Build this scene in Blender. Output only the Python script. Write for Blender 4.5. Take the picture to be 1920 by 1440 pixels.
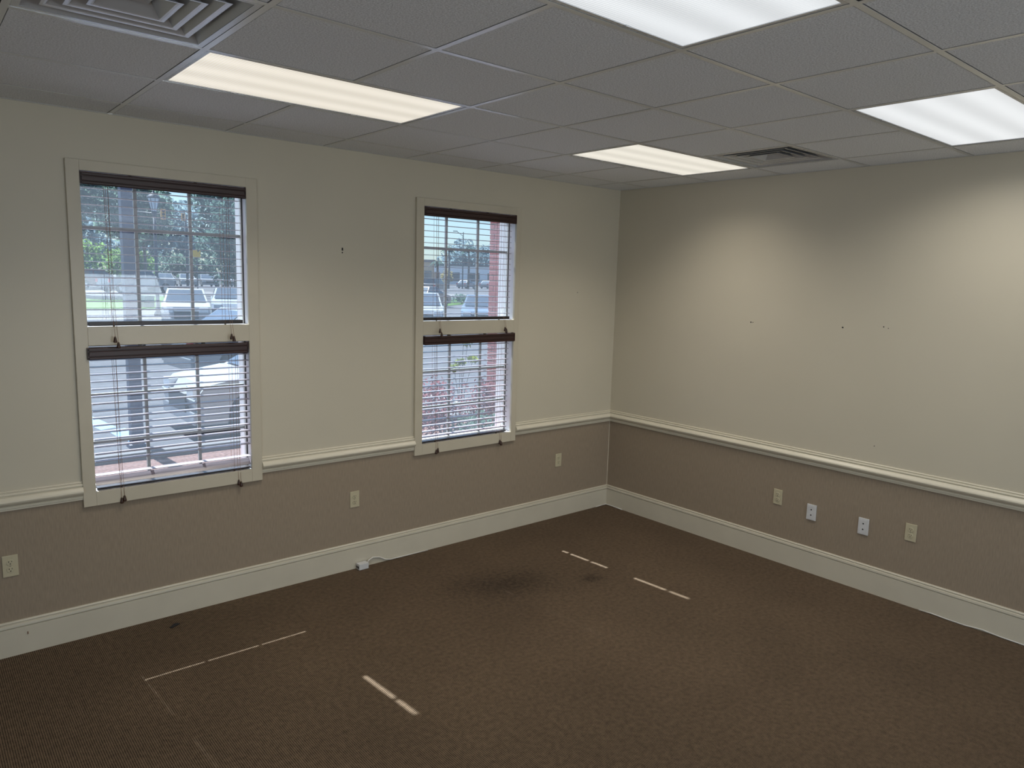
import bpy, bmesh, math, random
from mathutils import Vector, Matrix
random.seed(7)
S = bpy.context.scene
COL = S.collection
for o in list(bpy.data.objects): bpy.data.objects.remove(o)
PI = math.pi

# ------------------------------------------------------------------ camera
RX, RY, RZ = 1.42984, -0.02784, -0.69953
cd = bpy.data.cameras.new('camera'); cam = bpy.data.objects.new('camera', cd); COL.objects.link(cam)
cam.location = (-4.9689, -4.4540, 2.0426)
cam.rotation_euler = (RX, RY, RZ)
cd.sensor_width = 36.0; cd.lens = 36.0 * 1369.69 / 1920.0
cd.clip_start = 0.02; cd.clip_end = 2000
S.camera = cam

# ------------------------------------------------------------------ world, sun, exposure
S.view_settings.view_transform = 'Standard'
S.view_settings.look = 'None'
S.view_settings.exposure = 0.0
S.view_settings.gamma = 1.0
S.view_settings.use_curve_mapping = False
SUN_DIR = Vector((0.052, -0.744, -1.0)).normalized()
W = bpy.data.worlds.new('sky'); S.world = W; W.use_nodes = True
wn, wl = W.node_tree.nodes, W.node_tree.links
wn.clear()
wo = wn.new('ShaderNodeOutputWorld'); wb = wn.new('ShaderNodeBackground')
sk = wn.new('ShaderNodeTexSky'); sk.sky_type = 'NISHITA'; sk.sun_disc = False
sk.sun_elevation = math.asin(-SUN_DIR.z); sk.sun_rotation = 0.0
sk.air_density = 1.0; sk.dust_density = 1.2; sk.ozone_density = 1.0
mx = wn.new('ShaderNodeMix'); mx.data_type = 'RGBA'; mx.blend_type = 'MULTIPLY'; mx.inputs[0].default_value = 1.0
mx.inputs[7].default_value = (0.78, 0.98, 1.16, 1)
wl.new(sk.outputs[0], mx.inputs[6]); wl.new(mx.outputs[2], wb.inputs[0]); wl.new(wb.outputs[0], wo.inputs[0])
wb.inputs[1].default_value = 0.13
sl = bpy.data.lights.new('sun', 'SUN'); sl.energy = 20.0; sl.angle = math.radians(0.5); sl.color = (0.95, 0.98, 1.0)
so = bpy.data.objects.new('sun', sl); COL.objects.link(so)
so.rotation_euler = SUN_DIR.to_track_quat('-Z', 'Y').to_euler(); so.location = (0, 30, 40)

TROFFER_POWER = 10.0
LENS_GAIN = 1.0

# ------------------------------------------------------------------ constants (metres; floor z=0, window wall y=0, right wall x=0)
H = 2.8507
T = 0.6096
DX, DY = 0.3708, 0.3287
XW, YB = -7.6, -9.2            # unseen left wall and back wall
def gx(c): return -(DX + (6 - c) * T)
def gy(j): return -(DY + j * T)

# ------------------------------------------------------------------ materials
def mat(name, col, rough=0.6, metal=0.0, noise=None, bump=None, spec=0.5, coat=0.0):
    """noise=(scale, amount[, stretch xyz]), bump=(scale, strength[, dist])"""
    m = bpy.data.materials.new(name); m.use_nodes = True
    n, l = m.node_tree.nodes, m.node_tree.links
    b = n['Principled BSDF']
    b.inputs['Base Color'].default_value = (*col, 1); b.inputs['Roughness'].default_value = rough
    b.inputs['Metallic'].default_value = metal; b.inputs['Specular IOR Level'].default_value = spec
    b.inputs['Coat Weight'].default_value = coat
    tc = n.new('ShaderNodeTexCoord')
    def src(st):
        mp = n.new('ShaderNodeMapping'); mp.inputs['Scale'].default_value = st
        l.new(tc.outputs['Object'], mp.inputs[0]); return mp.outputs[0]
    if noise is None: noise = (9.0, 0.06)
    sc, am = noise[0], noise[1]; st = noise[2] if len(noise) > 2 else (1, 1, 1)
    nz = n.new('ShaderNodeTexNoise'); nz.inputs['Scale'].default_value = sc; nz.inputs['Detail'].default_value = 3
    l.new(src(st), nz.inputs['Vector'])
    mr = n.new('ShaderNodeMapRange'); mr.inputs[1].default_value = 0.3; mr.inputs[2].default_value = 0.7
    mr.inputs[3].default_value = 1 - am; mr.inputs[4].default_value = 1 + am
    l.new(nz.outputs[0], mr.inputs[0])
    mm = n.new('ShaderNodeMix'); mm.data_type = 'RGBA'; mm.blend_type = 'MULTIPLY'; mm.inputs[0].default_value = 1
    mm.inputs[6].default_value = (*col, 1); l.new(mr.outputs[0], mm.inputs[7]); l.new(mm.outputs[2], b.inputs['Base Color'])
    if bump:
        nb = n.new('ShaderNodeTexNoise'); nb.inputs['Scale'].default_value = bump[0]; nb.inputs['Detail'].default_value = 2
        l.new(src(bump[3] if len(bump) > 3 else (1, 1, 1)), nb.inputs['Vector'])
        bp = n.new('ShaderNodeBump'); bp.inputs['Strength'].default_value = bump[1]; bp.inputs['Distance'].default_value = bump[2] if len(bump) > 2 else 0.002
        l.new(nb.outputs[0], bp.inputs['Height']); l.new(bp.outputs[0], b.inputs['Normal'])
    return m

M = {}
M['paint'] = mat('wall_paint', (0.560, 0.512, 0.405), 0.42, noise=(1.6, 0.02), bump=(260, 0.10, 0.001))
M['paper'] = mat('wallpaper', (0.290, 0.230, 0.165), 0.75, noise=(160, 0.10, (1, 1, 0.12)), bump=(300, 0.12, 0.001, (1, 1, 0.15)))
M['trim'] = mat('trim_paint', (0.660, 0.610, 0.490), 0.32, noise=(5, 0.03))
M['casing'] = mat('casing_paint', (0.540, 0.490, 0.385), 0.34, noise=(5, 0.03))
M['base'] = mat('baseboard_paint', (0.570, 0.525, 0.420), 0.34, noise=(5, 0.03))
M['plenum'] = mat('plenum', (0.02, 0.02, 0.02), 0.9)
M['tee'] = mat('grid_metal', (0.66, 0.67, 0.68), 0.28, metal=0.45, noise=(6, 0.02), spec=0.6)
M['vent'] = mat('vent_metal', (0.55, 0.56, 0.58), 0.26, metal=0.45, noise=(4, 0.04), spec=0.6)
M['black'] = mat('black_opening', (0.006, 0.006, 0.007), 0.8)
M['mahogany'] = mat('mahogany', (0.028, 0.008, 0.006), 0.38, noise=(30, 0.35, (0.15, 3, 3)))
M['slat'] = mat('slat_wood', (0.330, 0.295, 0.325), 0.24, noise=(26, 0.25, (0.15, 3, 3)), spec=0.7)
M['rail'] = mat('rail_wood', (0.020, 0.014, 0.014), 0.35, noise=(30, 0.3, (0.15, 3, 3)))
M['cord'] = mat('cord', (0.22, 0.12, 0.07), 0.8)
M['tassel'] = mat('tassel_wood', (0.045, 0.018, 0.010), 0.3, noise=(60, 0.3))
M['vinyl'] = mat('sash_vinyl', (0.62, 0.63, 0.62), 0.35, noise=(5, 0.03))
M['jamb'] = mat('jamb_paint', (0.70, 0.69, 0.70), 0.4, noise=(5, 0.03))
M['muntin'] = mat('muntin_paint', (0.26, 0.28, 0.28), 0.5, noise=(20, 0.1))
M['gasket'] = mat('gasket', (0.02, 0.022, 0.024), 0.6)
M['ivory'] = mat('ivory_plastic', (0.50, 0.45, 0.31), 0.35, noise=(30, 0.03))
M['white'] = mat('white_plastic', (0.60, 0.60, 0.60), 0.35, noise=(30, 0.03))
M['slot'] = mat('slot_dark', (0.012, 0.010, 0.008), 0.6)
M['screw'] = mat('screw_metal', (0.35, 0.33, 0.28), 0.3, metal=0.8)
M['cable'] = mat('cable_sheath', (0.62, 0.60, 0.55), 0.45)
M['scrap'] = mat('dark_scrap', (0.012, 0.011, 0.012), 0.7)
M['brick'] = mat('brick_clay', (0.44, 0.155, 0.15), 0.85, noise=(12, 0.25))
M['mortar'] = mat('mortar', (0.55, 0.52, 0.50), 0.9, noise=(40, 0.1))

# carpet: ribbed loop pile, ribs run from the window wall into the room, worn and stained patches
def carpet():
    m = bpy.data.materials.new('carpet'); m.use_nodes = True
    n, l = m.node_tree.nodes, m.node_tree.links; b = n['Principled BSDF']
    b.inputs['Roughness'].default_value = 0.95; b.inputs['Specular IOR Level'].default_value = 0.15
    b.inputs['Sheen Weight'].default_value = 0.10; b.inputs['Sheen Roughness'].default_value = 0.5
    b.inputs['Sheen Tint'].default_value = (0.35, 0.28, 0.24, 1)
    tc = n.new('ShaderNodeTexCoord'); sp = n.new('ShaderNodeSeparateXYZ'); l.new(tc.outputs['Object'], sp.inputs[0])
    def math_(op, a, bb=None):
        q = n.new('ShaderNodeMath'); q.operation = op
        for i, v in enumerate((a, bb)):
            if v is None: continue
            if isinstance(v, (int, float)): q.inputs[i].default_value = v
            else: l.new(v, q.inputs[i])
        return q.outputs[0]
    wob = n.new('ShaderNodeTexNoise'); wob.inputs['Scale'].default_value = 60; l.new(tc.outputs['Object'], wob.inputs[0])
    ph = math_('ADD', math_('MULTIPLY', sp.outputs[0], 2 * PI / 0.0088), math_('MULTIPLY', wob.outputs[0], 2.2))
    rib = math_('MULTIPLY', math_('ADD', math_('SINE', ph), 1.0), 0.5)
    loops = n.new('ShaderNodeTexNoise'); loops.inputs['Scale'].default_value = 170; loops.inputs['Detail'].default_value = 3
    l.new(tc.outputs['Object'], loops.inputs[0])
    mid = n.new('ShaderNodeTexNoise'); mid.inputs['Scale'].default_value = 38; mid.inputs['Detail'].default_value = 2
    l.new(tc.outputs['Object'], mid.inputs[0])
    big = n.new('ShaderNodeTexNoise'); big.inputs['Scale'].default_value = 1.4; big.inputs['Detail'].default_value = 3
    l.new(tc.outputs['Object'], big.inputs[0])
    h = math_('ADD', math_('MULTIPLY', rib, 0.62), math_('MULTIPLY', loops.outputs[0], 0.55))
    h = math_('ADD', h, math_('MULTIPLY', math_('SUBTRACT', mid.outputs[0], 0.5), 0.55))
    cr = n.new('ShaderNodeValToRGB'); l.new(h, cr.inputs[0])
    e = cr.color_ramp.elements
    e[0].position = 0.18; e[0].color = (0.025, 0.0172, 0.0100, 1); e[1].position = 0.95; e[1].color = (0.164, 0.114, 0.072, 1)
    bm_ = n.new('ShaderNodeMapRange'); bm_.inputs[1].default_value = 0.3; bm_.inputs[2].default_value = 0.7
    bm_.inputs[3].default_value = 0.88; bm_.inputs[4].default_value = 1.12; l.new(big.outputs[0], bm_.inputs[0])
    tot = bm_.outputs[0]
    # stains: soft dark spots with a shape of their own
    for (x, y, rx_, ry_, am) in ((-1.93, -0.86, 0.28, 0.17, 0.40), (-1.37, -1.13, 0.085, 0.06, 0.45), (-2.15, -0.72, 0.22, 0.14, 0.22), (-1.62, -1.02, 0.55, 0.30, 0.12)):
        dx = math_('DIVIDE', math_('SUBTRACT', sp.outputs[0], x), rx_); dy = math_('DIVIDE', math_('SUBTRACT', sp.outputs[1], y), ry_)
        r2 = math_('ADD', math_('MULTIPLY', dx, dx), math_('MULTIPLY', dy, dy))
        r2 = math_('ADD', r2, math_('MULTIPLY', math_('SUBTRACT', mid.outputs[0], 0.5), 1.2))
        g = math_('POWER', 2.718, math_('MULTIPLY', r2, -1.0))
        tot = math_('MULTIPLY', tot, math_('SUBTRACT', 1.0, math_('MULTIPLY', g, am)))
    mm = n.new('ShaderNodeMix'); mm.data_type = 'RGBA'; mm.blend_type = 'MULTIPLY'; mm.inputs[0].default_value = 1
    l.new(cr.outputs[0], mm.inputs[6]); l.new(tot, mm.inputs[7]); l.new(mm.outputs[2], b.inputs['Base Color'])
    bp = n.new('ShaderNodeBump'); bp.inputs['Strength'].default_value = 0.5; bp.inputs['Distance'].default_value = 0.003
    l.new(h, bp.inputs['Height']); l.new(bp.outputs[0], b.inputs['Normal'])
    return m
M['carpet'] = carpet()

def tile_mat():
    m = mat('ceiling_tile', (0.78, 0.80, 0.83), 0.9, noise=(170, 0.24), bump=(240, 0.6, 0.003))
    n, l = m.node_tree.nodes, m.node_tree.links; b = n['Principled BSDF']
    b.inputs['Specular IOR Level'].default_value = 0.15
    # scattered pinholes
    tc = n.new('ShaderNodeTexCoord'); v = n.new('ShaderNodeTexVoronoi'); v.inputs['Scale'].default_value = 70
    oi = n.new('ShaderNodeObjectInfo'); ad = n.new('ShaderNodeVectorMath'); ad.operation = 'ADD'
    l.new(tc.outputs['Object'], ad.inputs[0]); l.new(oi.outputs['Location'], ad.inputs[1]); l.new(ad.outputs[0], v.inputs['Vector'])
    lt = n.new('ShaderNodeMath'); lt.operation = 'LESS_THAN'; lt.inputs[1].default_value = 0.10; l.new(v.outputs['Distance'], lt.inputs[0])
    wn_ = n.new('ShaderNodeMath'); wn_.operation = 'GREATER_THAN'; wn_.inputs[1].default_value = 0.86
    sx = n.new('ShaderNodeSeparateColor'); l.new(v.outputs['Color'], sx.inputs[0]); l.new(sx.outputs[0], wn_.inputs[0])
    mu = n.new('ShaderNodeMath'); mu.operation = 'MULTIPLY'; l.new(lt.outputs[0], mu.inputs[0]); l.new(wn_.outputs[0], mu.inputs[1])
    old = b.inputs['Base Color'].links[0].from_socket
    mm = n.new('ShaderNodeMix'); mm.data_type = 'RGBA'; l.new(mu.outputs[0], mm.inputs[0]); l.new(old, mm.inputs[6])
    mm.inputs[7].default_value = (0.10, 0.095, 0.09, 1); l.new(mm.outputs[2], b.inputs['Base Color'])
    return m
M['tile'] = tile_mat()

def lens_mat(name, col, strength):
    """prismatic troffer lens: gives off the light of the tubes behind it (three soft bands) with fine ribs across"""
    m = bpy.data.materials.new(name); m.use_nodes = True
    n, l = m.node_tree.nodes, m.node_tree.links; b = n['Principled BSDF']
    b.inputs['Base Color'].default_value = (0.25, 0.25, 0.25, 1); b.inputs['Roughness'].default_value = 0.5
    tc = n.new('ShaderNodeTexCoord'); sp = n.new('ShaderNodeSeparateXYZ'); l.new(tc.outputs['Object'], sp.inputs[0])
    def mth(op, a, bb):
        q = n.new('ShaderNodeMath'); q.operation = op
        for i, v in enumerate((a, bb)):
            if isinstance(v, (int, float)): q.inputs[i].default_value = v
            elif v is not None: l.new(v, q.inputs[i])
        return q.outputs[0]
    band = mth('MULTIPLY', mth('COSINE', mth('MULTIPLY', sp.outputs[1], 2 * PI / 0.19), None), 0.09)
    rib = mth('MULTIPLY', mth('SINE', mth('MULTIPLY', mth('ADD', sp.outputs[0], mth('MULTIPLY', sp.outputs[1], 0.0)), 2 * PI / 0.0125), None), 0.09)
    tot = mth('MULTIPLY', mth('ADD', mth('ADD', band, rib), 1.0), strength)
    b.inputs['Emission Color'].default_value = (*col, 1); l.new(tot, b.inputs['Emission Strength'])
    return m

def glass_mat():
    m = bpy.data.materials.new('window_glass'); m.use_nodes = True
    n, l = m.node_tree.nodes, m.node_tree.links; n.clear()
    out = n.new('ShaderNodeOutputMaterial')
    tr = n.new('ShaderNodeBsdfTransparent'); tr.inputs[0].default_value = (0.93, 0.96, 0.98, 1)
    gl = n.new('ShaderNodeBsdfGlossy'); gl.inputs['Roughness'].default_value = 0.02
    veil = n.new('ShaderNodeBsdfTranslucent'); veil.inputs[0].default_value = (0.66, 0.82, 1.0, 1)   # bluish veil: haze of the view put into the pane
    nz = n.new('ShaderNodeTexNoise'); nz.inputs['Scale'].default_value = 3.0
    mr = n.new('ShaderNodeMapRange'); mr.inputs[3].default_value = 0.018; mr.inputs[4].default_value = 0.027; l.new(nz.outputs[0], mr.inputs[0])
    m1 = n.new('ShaderNodeMixShader'); l.new(mr.outputs[0], m1.inputs[0]); l.new(tr.outputs[0], m1.inputs[1]); l.new(veil.outputs[0], m1.inputs[2])
    lw = n.new('ShaderNodeLayerWeight'); lw.inputs[0].default_value = 0.5
    pw = n.new('ShaderNodeMath'); pw.operation = 'POWER'; pw.inputs[1].default_value = 4.0; l.new(lw.outputs['Facing'], pw.inputs[0])
    fr = n.new('ShaderNodeMath'); fr.operation = 'MULTIPLY_ADD'; fr.inputs[1].default_value = 0.5; fr.inputs[2].default_value = 0.03; l.new(pw.outputs[0], fr.inputs[0])
    m2 = n.new('ShaderNodeMixShader'); l.new(fr.outputs[0], m2.inputs[0]); l.new(m1.outputs[0], m2.inputs[1]); l.new(gl.outputs[0], m2.inputs[2])
    l.new(m2.outputs[0], out.inputs[0])
    return m
M['glass'] = glass_mat()

# ------------------------------------------------------------------ mesh helpers
class MB:
    def __init__(s): s.bm = bmesh.new()
    def box(s, x0, x1, y0, y1, z0, z1, mtx=None, bev=0.0):
        t = bmesh.new()
        bmesh.ops.create_cube(t, size=1.0)
        for v in t.verts: v.co = Vector(((x0 + x1) / 2 + v.co.x * (x1 - x0), (y0 + y1) / 2 + v.co.y * (y1 - y0), (z0 + z1) / 2 + v.co.z * (z1 - z0)))
        if bev: bmesh.ops.bevel(t, geom=list(t.edges), offset=bev, segments=2, affect='EDGES', profile=0.6)
        return s._add(t, mtx)
    def _add(s, t, mtx=None):
        if mtx is not None: bmesh.ops.transform(t, matrix=mtx, verts=t.verts)
        me = bpy.data.meshes.new('t'); t.to_mesh(me); t.free(); s.bm.from_mesh(me); bpy.data.meshes.remove(me); return s
    def tube(s, pts, r, n=8, r1=None):
        pts = [Vector(p) for p in pts]; rings = []
        for i, p in enumerate(pts):
            d = (pts[min(i + 1, len(pts) - 1)] - pts[max(i - 1, 0)]).normalized()
            a = d.cross(Vector((0, 0, 1))) if abs(d.z) < 0.95 else d.cross(Vector((1, 0, 0)))
            a.normalize(); b = d.cross(a); rr = r if r1 is None else r + (r1 - r) * i / (len(pts) - 1)
            rings.append([s.bm.verts.new(p + (a * math.cos(2 * PI * k / n) + b * math.sin(2 * PI * k / n)) * rr) for k in range(n)])
        for A, B in zip(rings, rings[1:]):
            for k in range(n): s.bm.faces.new((A[k], A[(k + 1) % n], B[(k + 1) % n], B[k]))
        s.bm.faces.new(rings[0][::-1]); s.bm.faces.new(rings[-1]); return s
    def lathe(s, prof, n=16, mtx=None):
        """prof: (radius, z) pairs"""
        t = bmesh.new(); rings = []
        for (r, z) in prof:
            rings.append([t.verts.new((r * math.cos(2 * PI * k / n), r * math.sin(2 * PI * k / n), z)) for k in range(n)])
        for A, B in zip(rings, rings[1:]):
            for k in range(n): t.faces.new((A[k], A[(k + 1) % n], B[(k + 1) % n], B[k]))
        t.faces.new(rings[0][::-1]); t.faces.new(rings[-1])
        return s._add(t, mtx)
    def prism(s, poly, a, b, axis='x', mtx=None, bev=0.0):
        """extrude closed 2-D polygon along axis from a to b; poly in the two other axes"""
        t = bmesh.new()
        def P(u, v, w): return {'x': (w, u, v), 'y': (u, w, v), 'z': (u, v, w)}[axis]
        A = [t.verts.new(P(u, v, a)) for u, v in poly]; B = [t.verts.new(P(u, v, b)) for u, v in poly]
        n = len(poly)
        for k in range(n): t.faces.new((A[k], A[(k + 1) % n], B[(k + 1) % n], B[k]))
        t.faces.new(A[::-1]); t.faces.new(B)
        if bev: bmesh.ops.bevel(t, geom=list(t.edges), offset=bev, segments=2, affect='EDGES', profile=0.6)
        return s._add(t, mtx)
    def quad(s, *p):
        s.bm.faces.new([s.bm.verts.new(q) for q in p]); return s
    def build(s, name, m, parent=None, smooth=False, loc=None, recalc=True):
        if recalc: bmesh.ops.recalc_face_normals(s.bm, faces=s.bm.faces)
        me = bpy.data.meshes.new(name); s.bm.to_mesh(me); s.bm.free()
        me.materials.append(m)
        if smooth:
            for p in me.polygons: p.use_smooth = True
        o = bpy.data.objects.new(name, me); COL.objects.link(o)
        if parent: o.parent = parent
        if loc: o.location = loc
        return o
def tag(o, label, cat, group=None, kind=None):
    o['label'] = label; o['category'] = cat
    if group: o['group'] = group
    if kind: o['kind'] = kind
    return o
def thing(name, label, cat, loc=(0, 0, 0), rz=0.0, group=None, kind=None):
    o = bpy.data.objects.new(name, None); COL.objects.link(o); o.location = loc; o.rotation_euler = (0, 0, rz); o.empty_display_size = 0.1
    return tag(o, label, cat, group, kind)
def share(src, parent, loc, rot=None, name=None):
    o = src.copy(); COL.objects.link(o); o.parent = parent; o.location = loc
    if rot: o.rotation_euler = rot
    return o

# ------------------------------------------------------------------ ROOM SHELL
WT = 0.150                                     # wall outer face
floor = MB().box(XW, 0.1, YB, 0.1, -0.12, 0).build('floor', M['carpet']); tag(floor, 'dark brown ribbed carpet floor with faint stains', 'floor', kind='structure')

WIN = [dict(x0=-4.185, x1=-3.320), dict(x0=-2.060, x1=-1.205)]
CAS = [dict(x0=-4.2475, x1=-3.2555), dict(x0=-2.1233, x1=-1.1553)]
ZO = [(0.826, 1.632), (1.733, 2.546)]          # lower and upper opening
ZC = (0.748, 2.600)
RAIL0, RAIL1 = 0.790, 0.8925
ZSPLIT = 0.84
# window wall: boxes round the openings, upper painted and lower papered part
def wall_left():
    up = MB(); lo = MB()
    xs = [XW] + [v for w in WIN for v in (w['x0'] - 0.015, w['x1'] + 0.015)] + [0.25]
    for i in range(0, len(xs), 2):
        up.box(xs[i], xs[i + 1], 0, WT, ZSPLIT, H + 0.2); lo.box(xs[i], xs[i + 1], 0.0, WT, -0.2, ZSPLIT)
    for w in WIN:
        a, b = w['x0'] - 0.015, w['x1'] + 0.015
        lo.box(a, b, 0, WT, -0.2, ZO[0][0] - 0.015)
        up.box(a, b, 0, WT, ZO[0][1] + 0.012, ZO[1][0] - 0.012)
        up.box(a, b, 0, WT, ZO[1][1] + 0.015, H + 0.2)
    o = up.build('wall_left', M['paint']); tag(o, 'long grey green painted window wall above brown wallpaper', 'wall', kind='structure')
    lo.build('wallpaper', M['paper'], o)
    return o
WL = wall_left()
WR = MB().box(0, 0.25, YB, 0, ZSPLIT, H + 0.2).build('wall_right', M['paint']); tag(WR, 'plain grey green painted wall without windows, right of the corner', 'wall', kind='structure')
MB().box(0, 0.25, YB, 0, -0.2, ZSPLIT).build('wallpaper', M['paper'], WR)
# seam bead of caulk down the papered corner
MB().tube([(-0.002, -0.002, 0.19), (-0.001, -0.001, 0.79)], 0.0025, 6).build('corner_seam', M['trim'], WR)
wb_ = MB(); wb_.box(XW, 0.25, YB - 0.2, YB, -0.2, 0.5).box(XW, 0.25, YB - 0.2, YB, 2.3, H + 0.2)
BWX = [XW, -6.6, -4.6, -3.4, -1.2, 0.25]
for i in (0, 2, 4): wb_.box(BWX[i], BWX[i + 1], YB - 0.2, YB, 0.5, 2.3)
o = wb_.build('wall_back', M['paint']); tag(o, 'painted wall with two wide added windows behind the camera', 'wall', kind='structure')
SWY = (-7.6, -4.4)
o = MB().box(XW - 0.2, XW, YB, SWY[0], -0.2, H + 0.2).box(XW - 0.2, XW, SWY[1], 0.2, -0.2, H + 0.2).box(XW - 0.2, XW, SWY[0], SWY[1], -0.2, 0.5).box(XW - 0.2, XW, SWY[0], SWY[1], 2.3, H + 0.2).build('wall_side', M['paint']); tag(o, 'painted wall beyond the left edge of the view', 'wall', kind='structure')

# nail holes and anchors left in the walls
def disc_y(x, z, r, name='wall_anchor'): return MB().lathe([(r, 0), (r * 0.9, 0.003)], 10, Matrix.Translation((x, 0.001, z)) @ Matrix.Rotation(PI / 2, 4, 'X')).build(name, M['scrap'], WL)
MB().box(-2.690, -2.681, -0.004, 0.002, 2.205, 2.224, bev=0.001).build('wall_anchor', M['scrap'], WL)
disc_y(-2.6855, 2.192, 0.005)
disc_y(-0.486, 1.955, 0.004)
for (y, z, r) in ((-1.377, 1.779, 0.005), (-1.395, 1.778, 0.003), (-2.083, 1.786, 0.006), (-2.355, 1.808, 0.004), (-2.385, 1.800, 0.003), (-2.37, 1.01, 0.003)):
    MB().lathe([(r, 0), (r * 0.9, 0.003)], 10, Matrix.Translation((0.001, y, z)) @ Matrix.Rotation(-PI / 2, 4, 'Y')).build('nail_hole', M['scrap'], WR)

# trim profiles: (out from wall, z)
RAILP = [(0, RAIL0), (0.010, RAIL0), (0.010, RAIL0 + 0.007), (0.014, RAIL0 + 0.010), (0.014, RAIL0 + 0.018), (0.011, RAIL0 + 0.021), (0.016, RAIL0 + 0.026), (0.028, RAIL0 + 0.034), (0.036, RAIL0 + 0.042),
         (0.039, RAIL0 + 0.050), (0.036, RAIL0 + 0.058), (0.026, RAIL0 + 0.070), (0.021, RAIL0 + 0.074), (0.011, RAIL0 + 0.0745), (0.011, RAIL0 + 0.0795), (0.018, RAIL0 + 0.083), (0.015, RAIL0 + 0.0895), (0.007, RAIL0 + 0.0900), (0.007, RAIL0 + 0.0940), (0.011, RAIL0 + 0.098), (0.008, RAIL0 + 0.1025), (0, RAIL0 + 0.1025)]
BASEP = [(0, 0), (0.016, 0), (0.016, 0.150), (0.009, 0.151), (0.009, 0.155), (0.018, 0.158), (0.016, 0.170), (0.007, 0.1735), (0.007, 0.177), (0.012, 0.181), (0.007, 0.1885), (0, 0.1885)]
def sweep_left(prof, xa, xb, mitre=False):
    b = MB(); n = len(prof)
    A = [b.bm.verts.new((xa, -u, z)) for u, z in prof]; B = [b.bm.verts.new((xb - (u if mitre else 0), -u, z)) for u, z in prof]
    for k in range(n): b.bm.faces.new((A[k], A[(k + 1) % n], B[(k + 1) % n], B[k]))
    b.bm.faces.new(A[::-1]); b.bm.faces.new(B); return b
def sweep_right(prof, ya):
    b = MB(); n = len(prof)
    A = [b.bm.verts.new((-u, -u, z)) for u, z in prof]; B = [b.bm.verts.new((-u, ya, z)) for u, z in prof]
    for k in range(n): b.bm.faces.new((A[k], A[(k + 1) % n], B[(k + 1) % n], B[k]))
    b.bm.faces.new(A[::-1]); b.bm.faces.new(B); return b
o = sweep_left(BASEP, XW, 0, True).build('baseboard_left', M['base']); tag(o, 'tall cream baseboard along the foot of the window wall', 'baseboard', kind='structure')
MB().tube([(-4.54, -0.017, 0.105), (-4.54, -0.017, 0.118)], 0.003, 6).build('scuff', M['cord'], o)
o = sweep_right(BASEP, YB).build('baseboard_right', M['base']); tag(o, 'tall cream baseboard along the foot of the windowless right wall', 'baseboard', kind='structure')
for i, (a, b_, mt, lab) in enumerate(((XW, CAS[0]['x0'], False, 'moulded cream chair rail left of the large near window'), (CAS[0]['x1'], CAS[1]['x0'], False, 'moulded cream chair rail between the two windows'), (CAS[1]['x1'], 0, True, 'short moulded cream chair rail from far window to the corner'))):
    o = sweep_left(RAILP, a, b_, mt).build('trim_%d' % (i + 1), M['trim']); tag(o, lab, 'chair rail', kind='structure')
o = sweep_right(RAILP, YB).build('trim_4', M['trim']); tag(o, 'long moulded cream chair rail across the right wall', 'chair rail', kind='structure')

# ------------------------------------------------------------------ CEILING
CEIL = MB().box(XW - 0.2, 0.25, YB - 0.2, 0.25, H + 0.20, H + 0.26).build('ceiling', M['plenum']); tag(CEIL, 'dropped ceiling of grey speckled square tiles in a metal grid', 'ceiling', kind='structure')
cs = list(range(-5, 7)); js = list(range(-1, 15))
def cell(c, j):
    """cell spans grid column c-1..c and row j..j+1, clipped at the walls; c==7 is the strip at the right wall, j==-1 the strip at the window wall"""
    x0, x1 = gx(c - 1), (gx(c) if c <= 6 else 0.0)
    y1, y0 = (gy(j) if j >= 0 else 0.0), gy(j + 1)
    return max(x0, XW), x1, max(y0, YB), y1
TROF = []
for cc in (0, 4):
    for jj in (1, 4): TROF.append((cc, jj))
USED = set()
for (cc, jj) in TROF:
    USED.add((cc + 1, jj)); USED.add((cc + 2, jj))
VENTS = {(0, 2): 'v', (6, 2): 'v', (2, 5): 'p'}
USED |= set(VENTS)
G = 0.0140
full = None
def tile_mesh(w, d):
    a, b = w / 2, d / 2
    return MB().box(-a, a, -b, b, 0, 0.016, bev=0.0015)
for c in range(-5, 8):
    for j in range(-1, 15):
        if (c, j) in USED: continue
        x0, x1, y0, y1 = cell(c, j)
        if x1 - x0 < 0.05 or y1 - y0 < 0.05: continue
        lx = G if x0 > XW + 1e-4 else 0.0; rx_ = G if c <= 6 else 0.012
        ly = G if y0 > YB + 1e-4 else 0.0; ry_ = G if j >= 0 else 0.012
        w, d = (x1 - rx_) - (x0 + lx), (y1 - ry_) - (y0 + ly)
        loc = ((x1 - rx_ + x0 + lx) / 2, (y1 - ry_ + y0 + ly) / 2, H + 0.0005)
        if abs(w - (T - 2 * G)) < 1e-4 and abs(d - (T - 2 * G)) < 1e-4:
            if full is None: full = tile_mesh(w, d).build('ceiling_tile', M['tile'], CEIL, loc=loc)
            else: share(full, CEIL, loc)
        else: tile_mesh(w, d).build('ceiling_tile', M['tile'], CEIL, loc=loc)
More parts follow.
